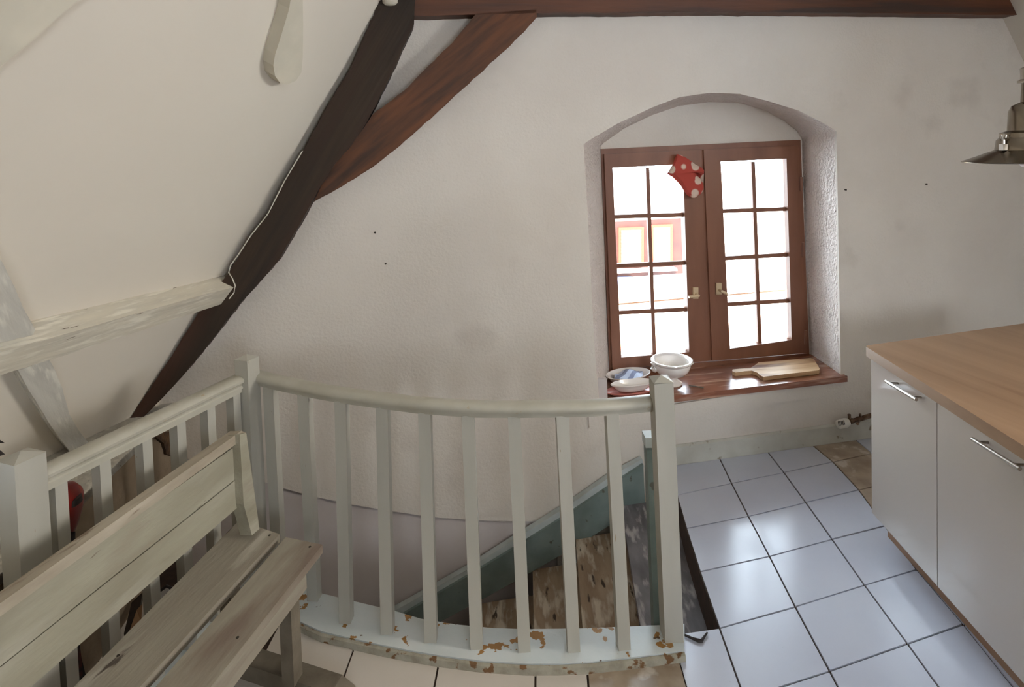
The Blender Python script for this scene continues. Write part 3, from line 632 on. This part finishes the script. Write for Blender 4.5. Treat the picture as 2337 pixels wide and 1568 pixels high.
# legs and feet at both ends
def leg_set(dist):
    o_ = fd*dist
    c = f0+o_+fs*.05; cf = V((c.x, c.y, .055))
    obj('leg', post(cf, V((c.x, c.y, seatz-.028)), fd, .05, .042), M['bench_dark'], bench, bev=.003)
    c2 = g0_+o_-fs*.05; obj('leg', post(V((c2.x, c2.y, .055)), V((c2.x, c2.y, seatz-.028)), fd, .05, .042), M['bench_dark'], bench, bev=.003)
    m1 = (cf-fs*.20); m1.z = 0; m2 = c2+fs*.03; m2.z = 0
    bm = bmesh.new(); sdir = (m2-m1).normalized(); w = fd*.035
    prof = [(0, 0), (0, .035), (.05, .058)]; L = (m2-m1).length; P = [m1+sdir*a+ZP*b for a, b in prof]+[m2-sdir*.03+ZP*.058, m2+ZP*.04, m2*1]
    add_loft(bm, [p-w for p in P], [p+w for p in P]); obj('foot', bm, M['bench_dark'], bench, bev=.004)
leg_set(.13); leg_set(1.35)
for q in ((615, 1222), (707, 1248), (542, 1455), (270, 1496)):
    c = fl(*q, seatz); obj('screw', tube([c-ZP*.004, c+ZP*.0008], .0045, 12), M['hole'], bench)
# ================================================================== SILL OBJECTS
def sz(x, y, z=sillz): return fl(x, y, z)
c = sz(1534, 876)
pr = [(0, 0), (.052, 0), (.056, .006), (.050, .014), (.034, .022), (.028, .034), (.040, .044), (.072, .058), (.094, .082), (.103, .108), (.101, .118), (.108, .124), (.116, .132), (.114, .139), (.106, .139), (.094, .130), (.092, .10), (.078, .072), (.05, .056), (0, .052)]
tur = thing('soup_tureen', 'white footed porcelain bowl with small side lugs standing on the sill', 'bowl', c)
obj('bowl', lathe(c, pr, 48), M['porcelain'], tur, smooth=True)
for s in (-1, 1):
    b = c+GX*s*.104+ZP*.118; bm = tube([b-GX*s*.006+ZP*.008, b+GX*s*.012+ZP*.004, b+GX*s*.016-ZP*.014, b+GX*s*.002-ZP*.034, b-GX*s*.008-ZP*.04], [.012, .014, .012, .008, .005], 10)
    obj('lug', bm, M['porcelain'], tur, smooth=True)
def dish(name, c, ra, rb, h, m, label, cat='dish', ux=GX):
    pr_ = [(0, .004), (.62, .004), (.66, 0), (.72, .003), (.84, h*.55), (.93, h*.9), (1.0, h), (1.01, h+.004), (.97, h+.006), (.9, h*.95), (.8, h*.6), (.68, .012), (0, .010)]
    return tag(obj(name, lathe(c, pr_, 48, ra, rb, ux), m, loc=c, smooth=True), label, cat)
c1 = sz(1434, 871); dish('oval_dish', c1, .135, .084, .044, M['porcelain'], 'white oval dish holding a folded blue striped cloth', ux=(GX+GN*-.15).normalized())
bm = bmesh.new(); n_ = 9; cc = c1+ZP*.042+GX*.005
pts2 = [[cc+GX*((i/8-.5)*.17)+GN*-((j/6-.5)*.12)+GX*((j/6-.5)*.05)+ZP*(.010+.009*math.sin(i*1.1+j*.7)-.02*((i/8-.5)**2+(j/6-.5)**2)*2) for i in range(n_)] for j in range(7)]
vt = [[bm.verts.new(p) for p in r_] for r_ in pts2]; vb = [[bm.verts.new(p-ZP*.012) for p in r_] for r_ in pts2]
for j in range(6):
    for i in range(8): bm.faces.new((vt[j][i], vt[j][i+1], vt[j+1][i+1], vt[j+1][i])); bm.faces.new((vb[j][i], vb[j+1][i], vb[j+1][i+1], vb[j][i+1]))
for j in range(6): bm.faces.new((vt[j][0], vt[j+1][0], vb[j+1][0], vb[j][0])); bm.faces.new((vt[j][8], vb[j][8], vb[j+1][8], vt[j+1][8]))
for i in range(8): bm.faces.new((vt[0][i], vb[0][i], vb[0][i+1], vt[0][i+1])); bm.faces.new((vt[6][i], vt[6][i+1], vb[6][i+1], vb[6][i]))
tag(obj('folded_cloth', bm, M['check'], loc=cc, smooth=True), 'folded pale blue cloth with darker stripes lying in the oval dish', 'cloth')
c2 = sz(1441, 898); dish('oval_dish', c2, .150, .062, .020, M['pink_dish'], 'rosy red oval dish at the bottom, under the smaller white one')
c3 = c2+ZP*.020+GX*.008+GN*-.004; dish('oval_dish', c3, .122, .050, .034, M['porcelain'], 'small white oval dish stacked on the rosy red one')
# cutting board
cb = [(1725, 832), (1731, 827), (1850, 817), (1858, 820), (1871, 842), (1868, 845), (1742, 860), (1735, 857), (1728, 850), (1716, 846), (1700, 847), (1678, 850), (1671, 847), (1672, 843), (1692, 841), (1714, 839)]
cz = sillz+.0235
P = [fl(*q, cz) for q in cb]
cbo = tag(obj('cutting_board', slab(P, .022), M['board'], loc=P[0], bev=.003), 'worn wooden cutting board with a handle lying on the right of the sill', 'cutting board')
# small stick on the sill
a, b = sz(1572, 882), sz(1606, 887)
tag(obj('wooden_stick', tube([a+ZP*.005, lerp(a, b, .5)+ZP*.006, b+ZP*.005], .0035, 6), M['bench_dark'], loc=a), 'thin grey-brown stick lying on the middle of the sill', 'stick')
# oven mitt hanging on the window
mk = [(1370, 265), (1450, 280), (1560, 340), (1650, 400), (1740, 470), (1830, 510), (1895, 570), (1890, 640), (1840, 655), (1770, 625), (1705, 600), (1760, 680), (1840, 750), (1880, 830), (1885, 930), (1850, 1010), (1790, 1050), (1720, 1100), (1640, 1090), (1560, 1040), (1530, 980), (1450, 860), (1380, 770), (1290, 700), (1190, 640), (1240, 550), (1310, 430)]
mk = [(1380+x*.1198, 320+y*.1198) for x, y in mk]; mc = (sum(x for x, y in mk)/len(mk), sum(y for x, y in mk)/len(mk))
bm = bmesh.new(); L4 = []
mid = [(1380+x*.1198, 320+y*.1198) for x, y in [(1385, 330), (1450, 350), (1540, 410), (1620, 470), (1700, 530), (1800, 560), (1850, 590), (1850, 610), (1820, 610), (1760, 590), (1640, 620), (1700, 720), (1780, 800), (1820, 860), (1820, 930), (1800, 980), (1760, 1010), (1710, 1050), (1650, 1040), (1600, 990), (1570, 930), (1500, 810), (1430, 720), (1340, 650), (1250, 610), (1290, 560), (1340, 460)]]
r_b = [bm.verts.new(hit(q, G, WOFF+.047)) for q in mk]; r_m = [bm.verts.new(hit(q, G, WOFF+.062)) for q in mk]; r_f = [bm.verts.new(hit(q, G, WOFF+.078)) for q in mid]
n_ = len(mk)
for A_, B__ in ((r_b, r_m), (r_m, r_f)):
    for i in range(n_): bm.faces.new((A_[i], A_[(i+1) % n_], B__[(i+1) % n_], B__[i]))
bm.faces.new(r_b[::-1]); bm.faces.new(r_f)
bmesh.ops.triangulate(bm, faces=[f for f in bm.faces if len(f.verts) > 4])
tag(obj('oven_mitt', bm, M['mitt'], loc=hit((1550, 355), G, WOFF+.05), smooth=True), 'red oven mitt with white dots hanging on the left window sash', 'oven mitt')
# ================================================================== KITCHEN CABINETS
fa, fb = V((1.524, 2.611, .1)), V((1.479, 1.764, .1)); cdv = (fb-fa).normalized(); cn = V((cdv.y, -cdv.x, 0)); cn = cn if cn.x < 0 else -cn
CF = (cn, cn.dot(fa))          # door faces
def cf(q, off=0.): return hit(q, CF, off)
ztop = .83; zb = .10
t_ = [0, (fl(2143, 1338, .1)-fa).dot(cdv)]; wdt = t_[1]; t_ += [wdt*2]
def cq(t, z, off=0.): return V((fa.x, fa.y, 0))+cdv*t+cn*off+ZP*z
DT = .786
def bar_handle(qa, qb, parent):
    a, b = cf(qa, .032), cf(qb, .032); bm = tube([a, b], .0062, 12); d_ = (b-a)
    for t in (.12, .88): p = a+d_*t; tube([p, p-cn*.034], .005, 10, bm)
    obj('handle', bm, M['steel'], parent, smooth=True, label='brushed steel bar handle')
hnd = [((2022, 870), (2091, 912)), ((2219, 1002), (2328, 1070))]
for k, lab in ((0, 'glossy white base cabinet at the far end of the counter'), (1, 'glossy white base cabinet nearer the camera, cut by the right edge')):
    ta, tb = t_[k], t_[k+1]+ (.10 if k == 1 else 0)
    cab = thing('base_cabinet', lab, 'cabinet', cq(ta, 0, -.3))
    bm = bmesh.new(); add_loft(bm, [cq(ta, zb, -.02), cq(tb, zb, -.02), cq(tb, zb, -.58), cq(ta, zb, -.58)], [cq(ta, DT, -.02), cq(tb, DT, -.02), cq(tb, DT, -.58), cq(ta, DT, -.58)])
    obj('body', bm, M['carcass'], cab)
    g = .002
    a_, b_ = ta+(g if k else 0), tb-g
    bm = bmesh.new(); add_loft(bm, [cq(a_, zb, 0), cq(b_, zb, 0), cq(b_, zb, -.018), cq(a_, zb, -.018)], [cq(a_, DT-.006, 0), cq(b_, DT-.006, 0), cq(b_, DT-.006, -.018), cq(a_, DT-.006, -.018)])
    dr = obj('door', bm, M['lacquer'], cab, bev=.0015)
    bar_handle(*hnd[k], dr)
    if k == 0: pass
# plinth
pa = fl(2026, 1226, 0); pd = (pa-V((fa.x, fa.y, 0))).dot(cn)
bm = bmesh.new(); s0_ = (pa-V((fa.x, fa.y, 0))).dot(cdv)
add_loft(bm, [cq(s0_, .003, pd), cq(t_[2]+.1, .003, pd), cq(t_[2]+.1, .003, pd-.018), cq(s0_, .003, pd-.018)], [cq(s0_, zb, pd), cq(t_[2]+.1, zb, pd), cq(t_[2]+.1, zb, pd-.018), cq(s0_, zb, pd-.018)])
tag(obj('plinth', bm, M['plinth'], loc=pa), 'brown oak plinth strip under the white cabinets', 'plinth')
# worktop
w0, w1, w2 = fl(1973, 789, ztop), fl(2337, 1018, ztop), fl(2337, 738, ztop)
dn_ = (w1-w0).normalized(); db = (w2-w0).normalized()
Pw = [w0+(dn_+db)*.004, w0+dn_*1.25, w0+dn_*1.25+db*1.0, w0+db*1.0]
Pw[0] = w0+dn_*.012; Pw.append(w0+db*.012)
tag(obj('worktop', slab(Pw, .042), M['worktop'], loc=w0, bev=.003), 'light oak laminate worktop over the white cabinets', 'worktop')
# ================================================================== RADIATOR VALVE at the skirting
vv = thing('radiator_valve', 'white thermostatic valve with brass fittings low on the wall beside the cabinets', 'valve', hit((1940, 985), G, .05))
def gpx(x, y, off): return hit((x, y), G, off)
bm = tube([gpx(1911, 970, .06), gpx(1914, 969, .06), gpx(1930, 965, .06), gpx(1936, 963, .06)], [.018, .024, .026, .020], 20)
obj('thermostat_head', bm, M['white_plastic'], vv, smooth=True)
bm = bmesh.new()
for i in range(5):
    prism([(1913+i*3.2, 962-i*.6), (1914.2+i*3.2, 962-i*.6), (1916+i*3.2, 972-i*.6), (1914.8+i*3.2, 972-i*.6)], G, .0865, .003, bm)
obj('vent_slots', bm, M['black'], vv)
bm = tube([gpx(1935, 963, .06), gpx(1938, 962, .06), gpx(1939, 962, .06), gpx(1946, 960, .06), gpx(1947, 960, .06), gpx(1956, 957.5, .06), gpx(1957, 957, .06), gpx(1964, 955.5, .06), gpx(1970, 954, .06)],
          [.011, .011, .015, .015, .012, .011, .014, .014, .011], 14); tube([gpx(1939, 955, .06), gpx(1938, 946, .06)], .009, 10, bm); tube([gpx(1960, 960, .06), gpx(1957, 967, .10)], .008, 10, bm); tube([gpx(1964, 952, .06), gpx(1963, 945, .06)], .007, 10, bm)
obj('fitting', bm, M['brown_metal'], vv, smooth=True)
obj('pipe', tube([gpx(1968, 954.5, .06), gpx(1990, 947.5, .055), gpx(2080, 930, .05)], .013, 12), M['brown_metal'], vv, smooth=True)
# ================================================================== PENDANT LAMP
lc = CAM+ray(2346, 369)*2.0; 
def lz(dy): return -dy*2.0/F
lamp = thing('pendant_lamp', 'nickel pendant lamp with a shallow flared shade, cut by the right edge', 'lamp', lc)
k_ = 2.0/F
sh = [(123, 0), (124, 1.5), (95, 13), (75, 22), (62, 27), (60, 28), (60, 26), (72, 20), (92, 11), (120, -.5)]
obj('shade', lathe(lc, [(r*k_, z*k_) for r, z in sh], 56), M['lamp_metal'], lamp, smooth=True)
obj('cap', lathe(lc, [(0, 27*k_), (61*k_, 27*k_), (58*k_, 50*k_), (54*k_, 54*k_), (52*k_, 56*k_), (52*k_, 66*k_), (42*k_, 70*k_), (38*k_, 72*k_), (36*k_, 115*k_), (30*k_, 128*k_), (20*k_, 133*k_), (14*k_, 136*k_), (12*k_, 180*k_), (0, 180*k_)], 40), M['lamp_metal'], lamp, smooth=True)
obj('stem', lathe(lc, [(0, 178*k_), (20*k_, 180*k_), (20*k_, 184*k_), (14*k_, 188*k_), (15*k_, 212*k_), (8*k_, 216*k_), (0, 216*k_)], 24), M['steel'], lamp, smooth=True)
obj('flex', tube([lc+ZP*(214*k_), V((lc.x, lc.y, 2.70))], .004, 8), M['cable'], lamp)
obj('bulb', lathe(lc, [(0, -13*k_), (12*k_, -11*k_), (19*k_, -3*k_), (20*k_, 6*k_), (14*k_, 26*k_), (0, 27*k_)], 24), M['bulb'], lamp, smooth=True)
wn = lc+V((-62*k_, -.012, 30*k_)); bm = box(wn-ZP*(2*k_), 13*k_, 13*k_, 14*k_); tube([wn+ZP*12*k_, wn+ZP*22*k_], 3.5*k_, 8, bm)
tube([wn+ZP*20*k_, wn+V((-4*k_, 0, 26*k_)), wn+V((-5.5*k_, 0, 33*k_))], 2.4*k_, 8, bm); tube([wn+ZP*20*k_, wn+V((4*k_, 0, 26*k_)), wn+V((5.5*k_, 0, 33*k_))], 2.4*k_, 8, bm)
tube([wn+V((8*k_, 0, 8*k_)), wn+V((16*k_, -.004, 8*k_))], 4*k_, 8, bm)
obj('wing_nut', bm, M['steel'], lamp, smooth=True)
# ================================================================== SMALL THINGS behind the left rail and on the floor
def kh(q, off=.0): return hit(q, KW, off)
cpr = kh((132, 1158), .05)
bm = bmesh.new(); rr = []
for k in range(32):
    a_ = 2*math.pi*k/32; u_ = math.cos(a_); v_ = math.sin(a_); rad = .078*(1+.0*u_); zz = v_*.068 if v_ > 0 else v_*.105*(1-.12*abs(u_)); ww = u_*rad*(1 if v_ > 0 else 1-.25*v_*v_)
    rr.append((ww, zz))
rg = []
for sc_, off in ((1, 0), (1.0, .02), (.85, .038), (.5, .05)):
    rg.append([bm.verts.new(cpr+_kd*w*sc_+ZP*z*sc_+KN*off) for w, z in rr])
for A_, B__ in zip(rg, rg[1:]):
    for i in range(32): bm.faces.new((A_[i], A_[(i+1) % 32], B__[(i+1) % 32], B__[i]))
bm.faces.new(rg[0][::-1]); bm.faces.new(rg[-1])
red = tag(obj('red_case', bm, M['redshell'], loc=cpr, smooth=True), 'dark red rounded object showing between the left newel post and the rail', 'case')
obj('dark_patch', lathe(cpr+KN*.048+_kd*.008+ZP*.004, [(0, 0), (.018, 0), (.016, .018), (0, .02)], 20, 1.5, .7, _kd), M['black'], red, smooth=True, label='dark oval patch')
# dark red-brown cloth at the far left
bm = bmesh.new(); rows_ = 14; colsn = 12; gv = []
for j in range(rows_):
    z = .62-j*.05; gv.append([])
    for i in range(colsn):
        p = kp(ks-.75+i*.042+.018*j*.35, z, .09+.03*math.sin(i*1.4+j*.25)+.015*math.sin(i*3.1)); gv[-1].append(p)
A_ = [[bm.verts.new(p) for p in r_] for r_ in gv]; Bk = [[bm.verts.new(p-KN*.02) for p in r_] for r_ in gv]
for j in range(rows_-1):
    for i in range(colsn-1): bm.faces.new((A_[j][i], A_[j][i+1], A_[j+1][i+1], A_[j+1][i])); bm.faces.new((Bk[j][i], Bk[j+1][i], Bk[j+1][i+1], Bk[j][i+1]))
for j in range(rows_-1): bm.faces.new((A_[j][-1], Bk[j][-1], Bk[j+1][-1], A_[j+1][-1])); bm.faces.new((A_[j][0], A_[j+1][0], Bk[j+1][0], Bk[j][0]))
for i in range(colsn-1): bm.faces.new((A_[0][i], Bk[0][i], Bk[0][i+1], A_[0][i+1])); bm.faces.new((A_[-1][i], A_[-1][i+1], Bk[-1][i+1], Bk[-1][i]))
tag(obj('dark_coat', bm, M['darkcloth'], loc=gv[0][5], smooth=True), 'black and dark red cloth hanging at the left edge behind the newel post', 'cloth')
for q, lab in (([(-30, 1000), (0, 1004), (11, 1011), (0, 1012), (-30, 1010)], 'upper dark pointed tip at the left edge above the newel post'), ([(-30, 1020), (0, 1027), (12, 1037), (-5, 1042), (-30, 1040)], 'lower dark pointed tip at the left edge beside the newel post')):
    tag(obj('pointed_tip', prism(q, KW, .16, .008), M['black'], loc=kh(q[1], .16)), lab, 'spike')
# papers and card lying at the foot of the eaves wall
def lying(name, qs, z, th, m, lab, cat, tilt=None):
    P = [fl(*q, z+(tilt[i] if tilt else 0)) for i, q in enumerate(qs)]; return tag(obj(name, slab(P, th), m, loc=P[0], bev=.002), lab, cat)
lying('dark_book', [(283, 1445), (300, 1375), (325, 1352), (318, 1400), (300, 1452)], .055, .03, M['darkpaper'], 'dark wrapped bundle lying under the bench back behind the rail', 'bundle', (0, .01, .02, .01, 0))
lying('cardboard_piece', [(292, 1450), (312, 1392), (325, 1378), (322, 1420), (300, 1462)], .075, .004, M['card'], 'brown cardboard piece leaning on the dark bundle', 'cardboard', (0, .01, .02, 0, 0))
pf = lying('plastic_folder', [(345, 1375), (352, 1358), (380, 1338), (390, 1341), (388, 1352), (356, 1392), (346, 1395)], .05, .012, M['paper'], 'clear plastic folder with a black edge behind the rail', 'folder', (0, .01, .03, .03, .02, 0, 0))
obj('binding', tube([fl(352, 1358, .072), fl(380, 1338, .092), fl(391, 1342, .09), fl(389, 1352, .075)], .006, 8), M['black'], pf, smooth=True)
# floor cable by the bench foot
def fpath(q, z): return [fl(*p, z) for p in q]
for k, lab in ((0, 'thin grey cable on the floor nearer the bench foot'), (1, 'thin grey cable on the floor, left of its twin by the bench foot')):
    pth = fpath([(575-k*8, 1499+k*4), (600-k*8, 1509+k*4), (624-k*8, 1523+k*4), (628-k*8, 1526+k*4), (665-k*8, 1541+k*4), (700-k*8, 1560+k*4), (735-k*8, 1584+k*4)], .008)
    tag(obj('floor_cable', tube(pth, .0028, 6), M['grey_cable'], loc=pth[0]), lab, 'cable')
pth = fpath([(1562, 1449), (1580, 1457), (1594, 1462), (1601, 1463), (1606, 1455), (1614, 1444)], .009)
tag(obj('bent_wire', tube(pth, [.004, .0045, .006, .006, .004, .003], 8), M['black'], loc=pth[0]), 'short black bent wire on the tiles right of the curved rail', 'wire')
for q, lab in (((1928, 433), 'small dark screw in the wall just right of the window niche'), ((2112, 420), 'small screw in the wall far right of the window'), ((856, 530), 'tiny dark nail high in the wall under the brace'), ((880, 601), 'tiny dark nail in the wall, the lower of the two left of the window')):
    c = hit(q, G); bm = tube([c-GN*.002, c+GN*.008], .0035, 8); tube([c+GN*.008, c+GN*.011], .005, 8, bm); tag(obj('wall_screw', bm, M['hole'], loc=c), lab, 'screw')
# ================================================================== OUTSIDE
D6 = -6.0
def op(qs, off, th, m, name, parent, **kw): return obj(name, prism(qs, G, D6+off, th), m, parent, **kw)
hl = hit((1500, 900), G, D6); hl.z = -3
house = thing('opposite_house', 'sunlit pale house with brown timber windows seen through the left panes', 'house', hl)
op([(900, 425), (1560, 398), (2500, 375), (2500, 900), (900, 1000)], 0, .3, M['facade'], 'facade', house)
op([(1300, 512), (1556, 498), (1560, 624), (1300, 640)], .06, .07, M['facade_wood'], 'timber_band', house)
for (x0, y0, x1, y1) in ((1412, 518, 1470, 606), (1486, 512, 1536, 606)):
    fr_w = op([(x0, y0+2), (x1, y0), (x1, y1-2), (x0, y1)], .10, .05, M['facade_red'], 'window', house)
    op([(x0+7, y0+8), (x1-7, y0+7), (x1-7, y1-4), (x0+7, y1-3)], .115, .03, M['facade'], 'blind', fr_w)
    if x0 < 1450:
        bm = bmesh.new()
        for k in range(10): prism([(x0+7, y0+12+k*8), (x1-7, y0+11+k*8), (x1-7, y0+14+k*8), (x0+7, y0+15+k*8)], G, D6+.13, .02, bm)
        b_ = obj('slats', bm, M['shutter'], fr_w)
op([(1300, 622), (1545, 612), (1546, 618), (1300, 629)], .2, .2, M['facade'], 'ledge', house)
op([(1300, 636), (1444, 632), (1440, 658), (1300, 664)], .12, .1, M['lead'], 'flashing', house)
op([(1300, 662), (1440, 656), (1428, 697), (1300, 706)], .14, .1, M['roof'], 'lower_roof', house)
op([(1300, 404), (1540, 394), (1540, 402), (1300, 412)], .3, .3, M['lead'], 'gutter', house)
op([(1764, 432), (1800, 430), (1802, 446), (1766, 448)], .2, .2, M['roof'], 'vent', house)
op([(1600, 772), (1830, 742), (1830, 750), (1600, 781)], .3, .3, M['roof'], 'eave_edge', house)
op([(1300, 806), (1600, 786), (1600, 792), (1300, 814)], .3, .3, M['roof'], 'eave_edge', house)
# balcony bar outside
a, b = hit((1380, 697), G, -.62), hit((1850, 657), G, -.62)
tag(obj('guard_bar', tube([a-GX*.2, b+GX*.2], .006, 8), M['plinth'], loc=a), 'thin guard bar across the outside of the window', 'bar')
